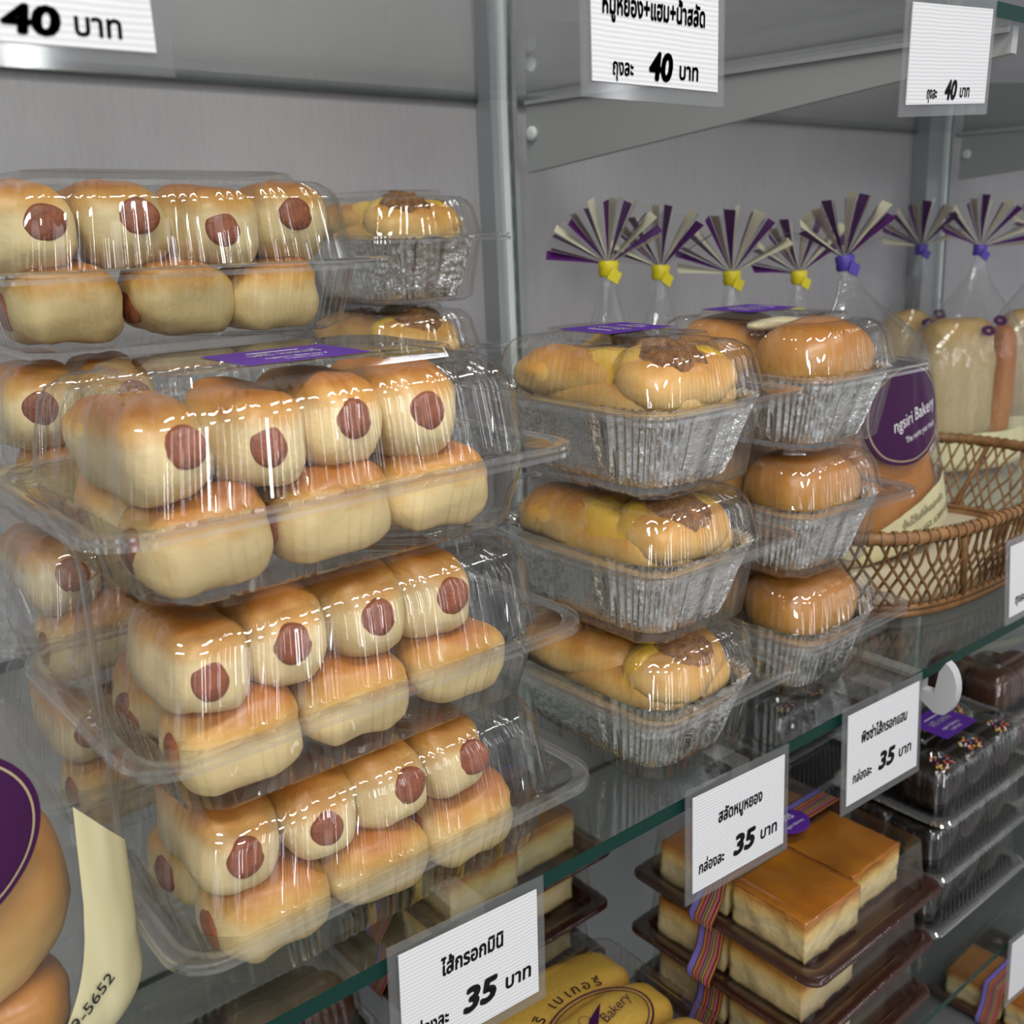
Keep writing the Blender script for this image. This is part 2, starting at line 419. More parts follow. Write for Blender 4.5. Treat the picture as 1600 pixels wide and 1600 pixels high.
# ------------------------------------------------------------------ clear clamshell boxes
def ring(hx, hy, c, z, rnd, nx, ny, nc, amp=0, per=.0055, group=0, lx=None, ly=None, dz=0):
    """rectangle with cut or rounded corners; amp adds vertical ribs (in threes when group is set)"""
    pts = []
    def rib(s, L):
        if not amp: return 0
        if abs(s) > L/2-.004: return 0
        if group:
            q = (s+group*40.5) % group
            if q > 3*per: return -amp*.30*(1-math.cos(2*PI*(q-3*per)/(group-3*per)))*.5
            return amp*.5*(1-math.cos(2*PI*q/per))
        return amp*.5*(1-math.cos(2*PI*s/per))
    lx = lx or 2*(hx-c); ly = ly or 2*(hy-c)
    def side(ax, ay, bx, by, n, nxn, nyn, L):
        for i in range(n):
            t = i/n
            s = (t-.5)*L; r = rib(s, L)
            pts.append((ax+(bx-ax)*t+nxn*r, ay+(by-ay)*t+nyn*r, z+(dz if r > amp*.5 else 0)))
    def corner(cx, cy, a0):
        p0 = (cx+c*math.cos(a0), cy+c*math.sin(a0)); p1 = (cx+c*math.cos(a0+PI/2), cy+c*math.sin(a0+PI/2))
        for i in range(nc):
            t = i/nc; a = a0+t*PI/2
            qx, qy = cx+c*math.cos(a), cy+c*math.sin(a)
            lx_, ly_ = p0[0]+(p1[0]-p0[0])*t, p0[1]+(p1[1]-p0[1])*t
            am = a0+PI/4; rr = amp*.5*(1-math.cos(2*PI*t*2)) if amp else 0
            pts.append((lx_+(qx-lx_)*rnd+math.cos(am)*rr, ly_+(qy-ly_)*rnd+math.sin(am)*rr, z))
    side(-hx+c, -hy, hx-c, -hy, nx, 0, -1, lx); corner(hx-c, -hy+c, -PI/2)
    side(hx, -hy+c, hx, hy-c, ny, 1, 0, ly); corner(hx-c, hy-c, 0)
    side(hx-c, hy, -hx+c, hy, nx, 0, 1, lx); corner(-hx+c, hy-c, PI/2)
    side(-hx, hy-c, -hx, -hy+c, ny, -1, 0, ly); corner(-hx+c, -hy+c, PI)
    return pts

def clamshell(name, L, Wd, base, lid, group, per, mats=('clear', 'clear'), nc=9, amp=.0013):
    """base / lid: lists of (inset x, inset y, corner, z, rounding, rib amplitude factor)"""
    nx = int(L/per*5); ny = int(Wd/per*5); LX = L-.07; LY = Wd-.07
    def rings(prof):
        return [ring(L/2-ix, Wd/2-iy, c, z, r, nx, ny, nc, amp*a, per, group, LX, LY) for ix, iy, c, z, r, a in prof]
    t = thing(name)
    b = MB(); rb = rings(base); b.loft(rb[:-2], (True, False)); b.m = 1; b.loft(rb[-3:]); b.obj('base_tray', [mats[0], 'lip'], t, True, 38)
    b = MB(); rl = rings(lid); b.loft(rl[3:], (False, True)); b.m = 1; b.loft(rl[:4]); lo = b.obj('lid', [mats[1], 'lip'], t, True, 38)
    return t, lo

def sausage_box():
    base = [(.030, .022, .012, .0012, 0, 0), (.026, .0185, .012, .0045, 0, 1), (.019, .012, .013, .034, 0, 1), (.018, .011, .013, .0362, .3, 0), (.002, .002, .020, .0366, 1, 0), (0, 0, .021, .0358, 1, 0), (0, 0, .021, .0338, 1, 0)]
    lid = [(.0005, .0005, .020, .0372, 1, 0), (.0005, .0005, .020, .0386, 1, 0), (.0045, .004, .019, .0392, 1, 0), (.008, .006, .018, .0380, 1, 0), (.0175, .0105, .014, .0384, .4, 0), (.0190, .0118, .013, .0392, 0, .9), (.0235, .0155, .013, .0690, 0, 1), (.0265, .0185, .013, .0752, 0, 1), (.0315, .0245, .013, .0792, 0, 1), (.0400, .032, .012, .0802, 0, .5), (.0415, .0335, .012, .0806, 0, 0), (.0435, .036, .011, .0842, 0, 0), (.046, .0385, .011, .0848, 0, 0)]
    return clamshell('clamshell_bun_box', .226, .150, base, lid, .0255, .0056)
def floss_box():
    base = [(0.0270, .024, .011, .0012, 0, 0), (0.0240, .021, .011, .0042, 0, 1), (0.0185, .0150, .012, .046, 0, 1), (0.0178, .0140, .012, .0482, .3, 0), (.002, .002, .017, .0486, 1, 0), (0, 0, .018, .0478, 1, 0), (0, 0, .018, .0458, 1, 0)]
    lid = [(.0005, .0005, .018, .0492, 1, 0), (.0005, .0005, .018, .0506, 1, 0), (.0035, .0035, .017, .0512, 1, 0), (0.0120, .006, .016, .0500, 1, 0), (0.0175, .0125, .013, .0504, .4, 0), (0.0185, .0138, .012, .0512, 0, .9), (0.0225, .018, .012, .0700, 0, 1), (0.0255, .021, .012, .0752, 0, 1), (0.0300, .026, .011, .0780, 0, 1), (0.0375, .035, .010, .0786, 0, .4), (0.0390, .0365, .010, .0790, 0, 0), (0.0405, .038, .0095, .0826, 0, 0), (0.0430, .040, .009, .0830, 0, 0)]
    return clamshell('clamshell_pastry_box', .134, .168, base, lid, .0225, .0050)

# ------------------------------------------------------------------ baked goods
def blob(rx, ry, rz, e, nz_amp, nz_f, seed, flat_=.0, nu=40, nv=22, fn=None):
    """rounded block centred in x,y with its foot at z=0"""
    def f(u, v):
        a = u*2*PI; p = -PI/2+v*PI
        cp, sp = math.cos(p), math.sin(p); ca, sa = math.cos(a), math.sin(a)
        pw = lambda q, k: math.copysign(abs(q)**k, q)
        x = rx*pw(cp, e[1])*pw(ca, e[0]); y = ry*pw(cp, e[1])*pw(sa, e[0]); z = rz*pw(sp, e[1])
        d = noise.noise(Vector((x*nz_f+seed*7.1, y*nz_f, z*nz_f)))*nz_amp
        d += noise.noise(Vector((x*nz_f*3.1+seed*3.3, y*nz_f*3.1, z*nz_f*3.1)))*nz_amp*.3
        n = Vector((x/rx, y/ry, z/rz)); n = n.normalized() if n.length else n
        q = Vector((x, y, z))+n*d
        if fn: q = fn(q)
        q.z = max(q.z, -rz*.90)
        q.z += rz*.90
        return q
    b = MB(); b.grid(f, nu, nv); return b
def sausage_plug(r, depth, seed):
    b = MB(); rings = []
    for dy, k in ((depth, .9), (0, 1), (-.0010, .97), (-.0022, .82), (-.0029, .5), (-.0031, .12)):
        rings.append([(r*k*math.cos(2*PI*i/32)*(1+.05*math.sin(2*PI*i/16+seed)), dy, r*k*1.06*math.sin(2*PI*i/32)*(1+.04*math.cos(6*PI*i/32+seed))) for i in range(32)])
    b.loft(rings, (True, True)); return b
BUNS = []
for k in range(5):
    t = thing('sausage_bun'); rnd = random.Random(k)
    def puff(q, k=k):
        e = max(0, (-q.y-.022)/.016)            # near end: pinched in round the sausage, swollen in the middle
        q.x *= 1-.10*e*e; q.z *= 1-.10*e*e
        q.x += .0015*math.sin(q.y*90+k); return q
    blob(.0192, .038, .0225, (.62, .72), .0030, 48, k+1, fn=puff, nu=44, nv=26).obj('bread', 'bun_end', t)
    sx, sz = rnd.uniform(-.004, .004), rnd.uniform(.0195, .0245)
    sausage_plug(.0083, .010, k).obj('sausage', 'sausage', t, True, 50, TR(sx, -.0362, sz, rnd.uniform(-.25, .25), rnd.uniform(-.2, .15)))
    tag(t, 'x', 'bun'); BUNS.append(t)
ROLLS = []
for k in range(4):
    t = thing('sausage_roll'); rnd = random.Random(k+50)
    def puff(q, k=k):
        e = max(0, (abs(q.x)-.017)/.012); q.y *= 1-.10*e; q.z *= 1-.12*e
        q.z += .0022*math.sin(q.x*70+k*1.3); return q
    blob(.0285, .0262, .0212, (.55, .66), .0038, 44, k+11, fn=puff, nu=44, nv=26).obj('bread', 'bun', t)
    o = sausage_plug(.0092, .010, k).obj('sausage', 'sausage', t, True, 50, TR(-.0272, -.002, .017, -PI/2+rnd.uniform(-.2, .2)))
    sausage_plug(.0092, .010, k+2).obj('sausage', 'sausage', t, True, 50, TR(.0272, .001, .018, PI/2+rnd.uniform(-.2, .2)))
    tag(t, 'x', 'bun'); ROLLS.append(t)

def sticker(parent, w_, d_, x, y, z, rz=0, mat='purple', lines=True, teeth=True):
    b = MB(); n = 16
    top = [(-w_/2+w_*i/n, d_/2+(.0009 if i % 2 and teeth else 0), 0) for i in range(n+1)]
    bot = [(w_/2-w_*i/n, -d_/2-(.0009 if i % 2 and teeth else 0), 0) for i in range(n+1)]
    b.add(top+bot, [tuple(range(2*n+2))[::-1]])
    o = b.obj('sticker', mat, parent, False, None, TR(x, y, z, rz))
    if lines:
        b = MB(); fn = lambda px, py: (px, py, .0003)
        put_text(b, 'งศิริ เบเกอรี่', d_*.24, fn, .012, y=-d_*.02, width=w_*.58)
        put_text(b, 'ngsiri Bakery', d_*.12, fn, y=-d_*.24, width=w_*.5)
        put_text(b, '0-2899-5652', d_*.10, fn, y=-d_*.38, width=w_*.3)
        b.box(-w_*.22, w_*.2, d_*.25, d_*.275, .0002, .0003)
        b.obj('printed_lettering', 'white_ink', o, False)
    return o

rnd = random.Random(7)
ORD = ['leftmost', 'second from left', 'third from left', 'fourth from left']
sb, sb_lid = sausage_box(); tag(sb, 'x', 'food box')
SBT = {}
def fill_sausage(m, where, seed, lowskip=(), back=True, lower=True, turn=False, tops=(0, 1, 2, 3), x0=-.0688, pitch=.0375, big=1., lx=0):
    r = random.Random(seed)
    for i in tops:
        pr = BUNS[(i*2+seed) % 5]
        x = x0+i*pitch+r.uniform(-.0015, .0015); s = r.uniform(.96, 1.03)
        place(pr, m @ TR(x, -.0145+r.uniform(-.001, .002), .0368+r.uniform(0, .0012), r.uniform(-.09, .09), r.uniform(-.03, .03), r.uniform(-.10, .10), (s*.99*big, s, s*.98)),
              f'mini sausage bun, {ORD[i]} in upper row, {where}', 'mini sausage buns in the clear boxes')
    if lower:
        for i in range(3):
            pr = ROLLS[(i+seed) % 4]
            x = -.0565+lx+i*.0545+r.uniform(-.002, .002)
            rz = r.uniform(-.12, .12)+(PI if (i+seed) % 2 else 0)
            place(pr, m @ TR(x, -.0275, .0028, rz, 0, 0, (.94, .93, .95)),
                  f'mini sausage roll, {ORD[i]} in lower row, {where}', 'mini sausage rolls in the clear boxes')
    if back:
        place(ROLLS[(seed+3) % 4], m @ TR(-.0565, .0275, .0028, .1, 0, 0, (.94, .93, .95)), f'mini sausage roll behind the leftmost lower roll, {where}', 'mini sausage rolls in the clear boxes')

# front stack of three
FS = [('bottom box of the front stack', TR(.2165, .0745, .0003, .012)), ('middle box of the front stack', TR(.2090, .0735, .0873, .020)), ('top box of the front stack', TR(.2045, .0745, .1743, .022))]
for i, (wh, m) in enumerate(FS):
    fill_sausage(MID @ m, wh, i*3+1)
    lab = ['clear clamshell of mini sausage buns standing on the glass, lowest of the front stack',
           'clear clamshell of mini sausage buns, middle of the three in the front stack',
           'clear clamshell of mini sausage buns with purple sticker on top, front stack'][i]
    o = place(sb, MID @ m, lab, 'clear boxes of mini sausage buns')
    if i == 2: topbox = o
sticker(topbox, .058, .042, -.004, -.012, .0852, .02)
# rear left stack of four
RS = [(.2060, .2300, .0003, .0), (.2040, .2290, .0851, -.012), (.2060, .2300, .1699, .01), (.2130, .2310, .2547, .008)]
RN = ['lowest box of the rear stack', 'second lowest box of the rear stack', 'third box up of the rear stack', 'topmost box of the rear stack']
for i, p in enumerate(RS):
    m = MID @ TR(*p)
    if i == 3: fill_sausage(m, RN[i], 5, back=False, x0=-.0715, pitch=.0455, big=1.18, lx=-.002)
    else:
        fill_sausage(m, RN[i], 11+i, back=False, tops=(0, 1), lower=False)
        place(ROLLS[i], m @ TR(-.0565, -.0275, .0028, .05, 0, 0, (.94, .93, .95)), f'mini sausage roll, leftmost in the lower row, {RN[i]}', 'mini sausage rolls in the clear boxes')
    place(sb, m, ['clear clamshell of sausage buns at the foot of the rear stack', 'clear clamshell of sausage buns, second from the foot of the rear stack',
                  'clear clamshell of sausage buns just under the topmost of the rear stack', 'topmost clear clamshell of sausage buns at upper left, near the back wall'][i], 'clear boxes of mini sausage buns')

# foil trays
def foil_tray():
    b = MB(); rings = []
    NP = 58
    def prof(hx, hy, z, amp, zig=0):
        pts = []; n = NP*4
        for i in range(n):
            a = 2*PI*i/n; e = .42
            x = math.copysign(abs(math.cos(a))**e, math.cos(a)); y = math.copysign(abs(math.sin(a))**e, math.sin(a))
            w_ = math.sin(2*PI*i/4)*1.0 if False else (1 if i % 4 in (1, 2) else -1)
            k = 1+amp*w_/hx*(1+.5*noise.noise(Vector((i*.21, z*90, 3))))
            pts.append((hx*x*k, hy*y*k, z+zig*w_))
        return pts
    for hx, hy, z, am, zg in ((.0345, .054, .0015, 0, 0), (.0358, .0555, .0022, .0002, 0), (.0375, .0572, .010, .0011, 0), (.041, .0615, .026, .0014, 0), (.0448, .0660, .041, .0016, 0), (.0462, .0680, .0445, .0014, .0006), (.0472, .0692, .0464, .0014, .0009)):
        rings.append(prof(hx, hy, z, am, zg))
    b.loft(rings, (True, False)); return b
ft = foil_tray().obj('foil_tray', 'foil', None, True, 60); tag(ft, 'x', 'foil tray')
fb, fb_lid = floss_box(); tag(fb, 'x', 'food box')

from mathutils.bvhtree import BVHTree
def bvh_of(t):
    vs, fs = [], []
    for c in bpy.data.objects:
        if c.parent == t:
            b0 = len(vs); vs += [c.matrix_basis @ v.co for v in c.data.vertices]; fs += [tuple(b0+i for i in p.vertices) for p in c.data.polygons]
    return BVHTree.FromPolygons(vs, fs)
def drape(bv, cx, cy, rx, ry, thick, rough, seed):
    """a topping lying on the dough: an irregular patch dropped on to the surface below it"""
    b = MB(); NR, NA = 12, 44; rings = []
    for i in range(NR+1):
        k = i/NR; row = []
        for j in range(NA):
            a = 2*PI*j/NA
            wob = 1+.22*noise.noise(Vector((math.cos(a)*1.6+seed*3, math.sin(a)*1.6, seed)))+.10*noise.noise(Vector((math.cos(a)*5, math.sin(a)*5, seed+9)))
            x = cx+rx*k*wob*math.cos(a); y = cy+ry*k*wob*math.sin(a)
            hit = bv.ray_cast(Vector((x, y, .2)), Vector((0, 0, -1)))
            z = hit[0].z if hit[0] else .02
            n = hit[1] if hit[0] else Vector((0, 0, 1))
            t_ = thick*(1-k**3)-.0004*k
            if rough: t_ += rough*(noise.noise(Vector((x*260, y*260, seed)))*.7+noise.noise(Vector((x*620, y*620, seed+4)))*.5)*(1-k**4)
            if n.z < 0: n = -n
            row.append((x+n.x*t_, y+n.y*t_, z+n.z*t_))
        rings.append(row)
    b.loft(rings[::-1]); return b
# pork floss bread: folded dough, floss in the fold, yellow cream
FLOSS = []
for k in range(3):
    t = thing('pork_floss_bread')
    r_ = random.Random(k+3)
    blob(.0435, .064, .021, (.62, .8), .0030, 36, k+20).obj('dough', 'dough', t, True, None, TR(0, 0, .0))
    blob(.041, .027, .0185, (.85, .9), .0032, 50, k+24).obj('dough', 'dough', t, True, None, TR(.0, -.034, .0135, .1+.1*k, .25, 0))
    blob(.023, .050, .017, (.8, .85), .0036, 50, k+27).obj('dough', 'dough', t, True, None, TR(.020, .008, .0185, -.15-.12*k, 0, .18))
    blob(.022, .046, .0155, (.8, .85), .0036, 50, k+31).obj('dough', 'dough', t, True, None, TR(-.0215, .010, .0180, .2, 0, -.18))
    bv = bvh_of(t)
    tag(drape(bv, -.009+.004*k, -.046+.003*(k == 0), .0200, .0170, .0046, .0030, k).obj('floss', 'floss', t), 'brown shredded pork floss')
    drape(bv, .036, -.030+.01*k, .0095, .0110, .0040, .0030, k+5).obj('floss', 'floss', t)
    drape(bv, .006-.012*k, .004, .014, .010, .0040, .0030, k+8).obj('floss', 'floss', t)
    tag(drape(bv, (.020, .022, -.026)[k], -.044+.004*k, .0150, .0090, .0016, .0004, k+2).obj('cream', 'cream', t), 'glossy yellow cream')
    drape(bv, (-.026, -.030, .012)[k], -.020, .0120, .0230, .0016, .0004, k+3).obj('cream', 'cream', t)
    drape(bv, .010, .018, .013, .018, .0016, .0004, k+6).obj('cream', 'cream', t)
    tag(t, 'x', 'bread'); FLOSS.append(t)
def fill_floss(m, where, k, floss_lab):
    place(ft, m @ TR(0, 0, .0022), f'pleated foil tray, {where}', 'foil trays')
    place(FLOSS[k], m @ TR(0, 0, .0285, 0, 0, 0, (.98, 1, .98)), floss_lab, 'pork floss breads in foil')
MS = [(.4240, .0790, .0003, .02), (.4225, .0800, .0843, .01), (.4215, .0800, .1683, .0)]
MN = ['bottom box of the middle stack', 'second box of the middle stack', 'top box of the middle stack']
for i, p in enumerate(MS):
    m = MID @ TR(*p)
    fill_floss(m, MN[i], (2, 1, 0)[i], ['folded pork floss bread in the lowest box of the middle stack', 'folded bread with big brown floss patch, second box of the middle stack', 'folded bread with yellow cream streak, top box of the middle stack'][i])
    o = place(fb, m, ['clear clamshell with foil tray at the foot of the middle stack', 'clear clamshell with foil tray, second of three in the middle stack', 'clear clamshell with foil tray on top of the middle stack'][i], 'clear boxes with foil trays')
    if i == 2: mtop = o
sticker(mtop, .042, .052, -.001, .006, .0834, PI/2)
# rear stack by the back wall (only the two upper boxes show)
for i, z in enumerate((.0003, .0843, .1683, .2523)):
    m = MID @ TR(.4500+.004*(i % 2), .3730, z, -.03)
    if i >= 2:
        w_ = ['third box up of the stack by the back wall', 'top box of the stack by the back wall'][i-2]
        fill_floss(m, w_, i % 3, ['pork floss bread in the third box up by the back wall', 'two-humped pork floss bread in the top box by the back wall'][i-2])
    place(fb, m, ['clear clamshell at the foot of the stack against the back wall', 'clear clamshell second from the foot, stack against the back wall', 'clear clamshell under the top one, stack against the back wall', 'clear clamshell topping the stack against the back wall, beside the shelf post'][i], 'clear boxes with foil trays')

# golden milk buns
MBUN = []
for k in range(3):
    o = blob(.0415, .032, .0275, (.80, .86), .0026, 34, k+60, nu=48, nv=30).obj('golden_bun', 'milkbun'); tag(o, 'x', 'bun'); MBUN.append(o)
RSK = [(.5720, .0890, .0003, .02), (.5690, .0905, .0843, -.02), (.5700, .0890, .1683, .015)]
RNN = ['bottom box of the right stack', 'second box of the right stack', 'top box of the right stack']
for i, p in enumerate(RSK):
    m = MID @ TR(*p)
    place(ft, m @ TR(0, 0, .0022), f'pleated foil tray under the golden buns, {RNN[i]}', 'foil trays')
    place(MBUN[i], m @ TR(.001, -.0325, .0275, .03), f'round golden bun at the front of the {RNN[i]}', 'golden buns in foil')
    place(MBUN[(i+1) % 3], m @ TR(0, .0330, .0272, PI+.05), f'round golden bun at the back of the {RNN[i]}', 'golden buns in foil')
    if i == 2:
        o = blob(.026, .0075, .004, (.8, .8), .001, 60, 3).obj('cream_filling', 'white_cream', None, True, None, m @ TR(.002, .0005, .0705))
        tag(o, 'pale cream filling between the golden buns in the top right box', 'cream')
    o = place(fb, m, ['clear clamshell of golden buns at the foot of the right stack', 'clear clamshell of golden buns, second of three in the right stack', 'clear clamshell of golden buns topping the right stack'][i], 'clear boxes with foil trays')
    if i == 2: rtop = o
sticker(rtop, .042, .052, 0, .018, .0834, PI/2)

# ------------------------------------------------------------------ price cards
def price_card(m, w_, h, label, lines, margin=.0052, tape=True, frame_bottom=.006):
    """card in local x (width) / z (height, top at 0) facing -y"""
    t = thing('price_card', m)
    b = MB(); b.box(-w_/2, w_/2, -.0004, .0005, -h, 0); b.obj('plastic_sleeve', 'sleeve', t, False)
    b = MB(); b.box(-w_/2+margin, w_/2-margin, -.0011, -.0005, -h+frame_bottom, -margin)
    p = b.obj('paper', 'paper', t, False)
    b = MB()
    for body, size, x, z, bold, shear, width in lines:
        put_text(b, body, size, lambda px, py, x=x, z=z: (x+px, -.0013, z+py), bold, shear, width=width)
    if lines: b.obj('printed_price', 'ink', p, False)
    if tape:
        b = MB(); b.add([(-.008, -.0006, -.010), (.008, -.0006, -.010), (.008, -.0006, .0028), (-.008, -.0006, .0028), (.008, .022, .0045), (-.008, .022, .0045)], [(0, 1, 2, 3), (3, 2, 4, 5)])
        b.obj('tape', 'tape', t, False)
    tag(t, label, 'price card', 'price cards'); return t
def price(n, pre, y1, y2, title, tw, dx=0, k=1., sz=1.):
    L = [(title, .0105, dx, y1, .035, .06, tw)] if title else []
    L += [(pre, .0095*sz, -.026*k+dx, y2, .03, .06, (.022 if pre == 'กล่องละ' else .0155)*k), (n, .0165*sz, .003*k+dx, y2-.0004, .05, .18, .0175*k), ('บาท', .0105*sz, .027*k+dx, y2+.0006, .03, .06, .0155*k)]
    return L
def hang(x, y, z, ry=0, rx=0, rz=0): return Matrix.Translation((x, y, z)) @ Matrix.Rotation(rz, 4, 'Z') @ Matrix.Rotation(ry, 4, 'Y') @ Matrix.Rotation(rx, 4, 'X')
price_card(hang(.2375, -.0035, .0050, .055, -.04), .0905, .0665, 'price card reading 35, lowest and leftmost on the middle shelf edge, below the sausage buns', price('35', 'กล่องละ', -.0255, -.050, 'ไส้กรอกมินิ', .036))
price_card(hang(.4345, -.0035, .0040, .045, -.04), .0945, .0695, 'price card reading 35 on the middle shelf edge, above the custard cakes', price('35', 'กล่องละ', -.0275, -.053, 'สลัดหมูหยอง', .040))
price_card(hang(.5875, -.0035, .0030, .030, -.04), .0975, .0745, 'price card reading 35 on the middle shelf edge, beside the bracket end clip', price('35', 'กล่องละ', -.0285, -.0545, 'พิซซ่าไส้กรอกแฮม', .056))
price_card(Matrix.Translation((.805, .0005, .070)) @ Matrix.Rotation(-.06, 4, 'X'), .096, .0680, 'price card standing at the right edge of the picture before the wicker basket', price('40', 'ถุงละ', -.028, -.053, '', .05), tape=False)
price_card(hang(.0790, -.0335, .4215, -.010, .0), .100, .0690, 'large price card reading 40 hanging at upper left', [('ถุงละ', .0085, -.008, -.0605, .022, .06, .012), ('40', .0100, .0110, -.0605, .05, .12, .0140), ('บาท', .0085, .0290, -.0600, .022, .06, .0125)])
price_card(hang(.3350, -.0335, .4215, .0, .0), .0855, .0650, 'price card reading 40 hanging from the overhead shelf, upper middle', price('40', 'ถุงละ', -.0340, -.0560, 'หมูหยอง+แฮม+น้ำสลัด', .060, -.0015, .74, .88))
price_card(hang(.5690, -.0335, .4225, -.06, .06, 0), .0945, .0605, 'price card reading 40 hanging from the overhead shelf, upper right above the striped bags', price('40', 'ถุงละ', -.0330, -.0515, '', .046, 0, .66, .82))
price_card(Matrix.Translation((.8620, -.0035, -.3130)) @ Matrix.Rotation(.08, 4, 'Y') @ Matrix.Rotation(-.05, 4, 'X'), .092, .066, 'blank-looking price card on the lower shelf edge at the bottom right', [], tape=False)

# ------------------------------------------------------------------ bread bags
def pouch_fn(w0, t0, h, neck, vs=.55, wr=.0065):
    def half(v):
        k = max(0, (v-vs)/(1-vs)); k = k*k*(3-2*k)
        e = min(1, v/.06); e = .80+.20*math.sqrt(max(0, 1-(1-e)**2))
        return (w0*e*(1-k)+wr*k, t0*e*(1-k)+wr*k*.7, k)
    def f(u, v, off=0, front=True):
        hw, ht, k = half(v); a = u*PI/2
        x = hw*math.sin(a); y = (ht+off)*math.cos(a)**.8 if abs(u) < 1 else 0
        x += off*math.sin(a)
        cr = noise.noise(Vector((u*5, v*4, w0*50)))*.0022*(1-k*.5) + noise.noise(Vector((u*11, v*7, w0*90+5)))*.0010
        cr += math.sin(u*16+v*3)*.0016*k*(1-k)*2
        y = y+cr*math.cos(a)
        return Vector((x+neck*k*1.0, -y if front else y, h*v))
    return f
def half_at(f, v): return f(1, v).x
def fan(r, k, spread, seed, colors=True):
    """the open pleated bag top: narrow pleats printed purple / cream / clear"""
    b = MB(); rr = random.Random(seed); n = 23
    seq = [1, 2, 0, 1, 2, 0]
    a = -spread[0]
    da = (spread[0]+spread[1])/n
    for i in range(n):
        a0 = math.radians(-spread[0]+i*da); a1 = math.radians(-spread[0]+(i+1)*da)
        c = (1, 2, 0)[(i+seed) % 3]
        b.m = c
        L = r*(1+rr.uniform(-.10, .06))*(1-.12*abs((a0+a1)/2)**1.4*.4)
        z0 = .006*(1 if i % 2 else -1); z1 = -z0
        w_ = rr.uniform(.50, 1.0) if c == 1 else (rr.uniform(.55, .9) if c == 2 else 1)
        am = (a0+a1)/2; a0 = am-(am-a0)*w_*1.15; a1 = am+(a1-am)*w_*1.15
        pts = []
        for t in (.08, .55, 1.0):
            for aa, zz in ((a0, z0), (a1, z1)):
                pts.append((L*t*math.sin(aa), zz*t+rr.uniform(-.001, .001)-.008*t*t, L*t*math.cos(aa)*(.98)))
        b.add(pts, [(0, 1, 3, 2), (2, 3, 5, 4)])
    return b
def bread_bag(name, m, w0, t0, h, neck, tie, label, cat, group, fan_r=.054, spread=(80, 80), seed=1, lean=0, prints=None, vs=.55):
    t = thing(name, m); f = pouch_fn(w0, t0, h, neck, vs)
    b = MB()
    b.grid(lambda u, v: f(u*2-1, v, 0, True), 36, 40); b.grid(lambda u, v: f(1-u*2, v, 0, False), 36, 40)
    b.grid(lambda u, v: Vector((f(u*2-1, 0).x, f(u*2-1, 0, 0, v < .5).y*(1-2*v if v < .5 else 2*v-1), 0)), 20, 4)
    p = b.obj('pouch', 'film', t)
    nm = TR(neck, 0, h+.004, 0, 0, lean)
    b = MB(); b.loft([[(r*math.cos(2*PI*i/14)*1.15, r*math.sin(2*PI*i/14), z) for i in range(14)] for r, z in ((.0066, -.007), (.0078, -.005), (.0074, .0), (.0080, .004), (.0066, .006))], (True, True))
    b.box(-.0015, .0095, -.0088, -.0074, -.010, .000, Matrix.Rotation(.5, 4, 'Y'))
    b.obj('tie', tie, t, True, 50, nm)
    b = fan(fan_r, 0, spread, seed)
    tag(b.obj('pleated_top', ['film', 'stripe_purple', 'stripe_cream'], t, False, None, nm @ TR(0, 0, .003, -.45, .15)), 'pleated bag top striped purple and cream')
    def onface(px, pz, off):
        v = pz/h; cx = f(0, v).x; hw = max(.004, f(.999, v).x-cx)
        u = math.asin(max(-.999, min(.999, (px-cx)/hw)))/(PI/2)
        return f(u, v, off, True)
    for nme, mat_, shape, off, lab in (prints or []):
        b = MB()
        if shape[0] == 'oval':
            _, lx, lz, rx, rz, k0 = shape; NR = 10
            b.loft([[onface(lx+rx*k*math.cos(2*PI*i/72), lz+rz*k*math.sin(2*PI*i/72), off) for i in range(72)] for k in [k0+(1-k0)*q/NR for q in range(NR+1)]])
        else:
            _, x0, x1, lo, hi = shape; N = 90
            b.loft([[onface(x0+(x1-x0)*i/N, lo+(hi(x0+(x1-x0)*i/N)-lo)*q/24, off) for i in range(N+1)] for q in range(25)], closed=False)
        o = b.obj(nme, mat_, p)
        if lab: tag(o, lab)
    tag(t, label, cat, group); 
    return t, onface, p
# yellow-tied row behind the right stack
YB = [(.626, .300, .2855, 'tie_yellow', (82, 62), 0), (.704, .312, .279, 'tie_yellow', (80, 55), 2), (.790, .300, .270, 'tie_yellow', (82, 70), 1), (.896, .300, .2655, 'tie_yellow', (80, 62), 3)]
YL = ['bread bag with purple striped top and yellow tie, nearest the shelf post', 'bread bag with yellow tie, second from the shelf post, half behind its neighbour',
      'bread bag with yellow tie and wide purple fan, third from the shelf post', 'bread bag with yellow tie at the right end of the yellow row']
for i, (x, y, z, tie, sp, sd) in enumerate(YB):
    h = z-.008-y*.0347
    bread_bag('bread_bag', MID @ TR(x, y, .0005, (-.25, -.1, -.2, -.1)[i], 0, 0), .040, .030, h, 0, tie, YL[i], 'bread bag', 'bread bags with striped tops', (.056, .056, .064, .062)[i], sp, sd, (.0, .04, -.05, -.08)[i])
    blob(.033, .024, .085, (.7, .6), .003, 30, 90+i).obj('bread_loaf', 'loaf', None, True, None, MID @ TR(x, y, .0042, -.2))
for i, o in enumerate([o for o in bpy.data.objects if o.name.startswith('bread_loaf')]):
    tag(o, ['brown loaf inside the yellow-tied bag nearest the shelf post', 'brown loaf inside the second yellow-tied bag from the post', 'brown loaf inside the third yellow-tied bag from the post', 'brown loaf inside the rightmost yellow-tied bag'][i], 'bread', 'loaves in the bags')
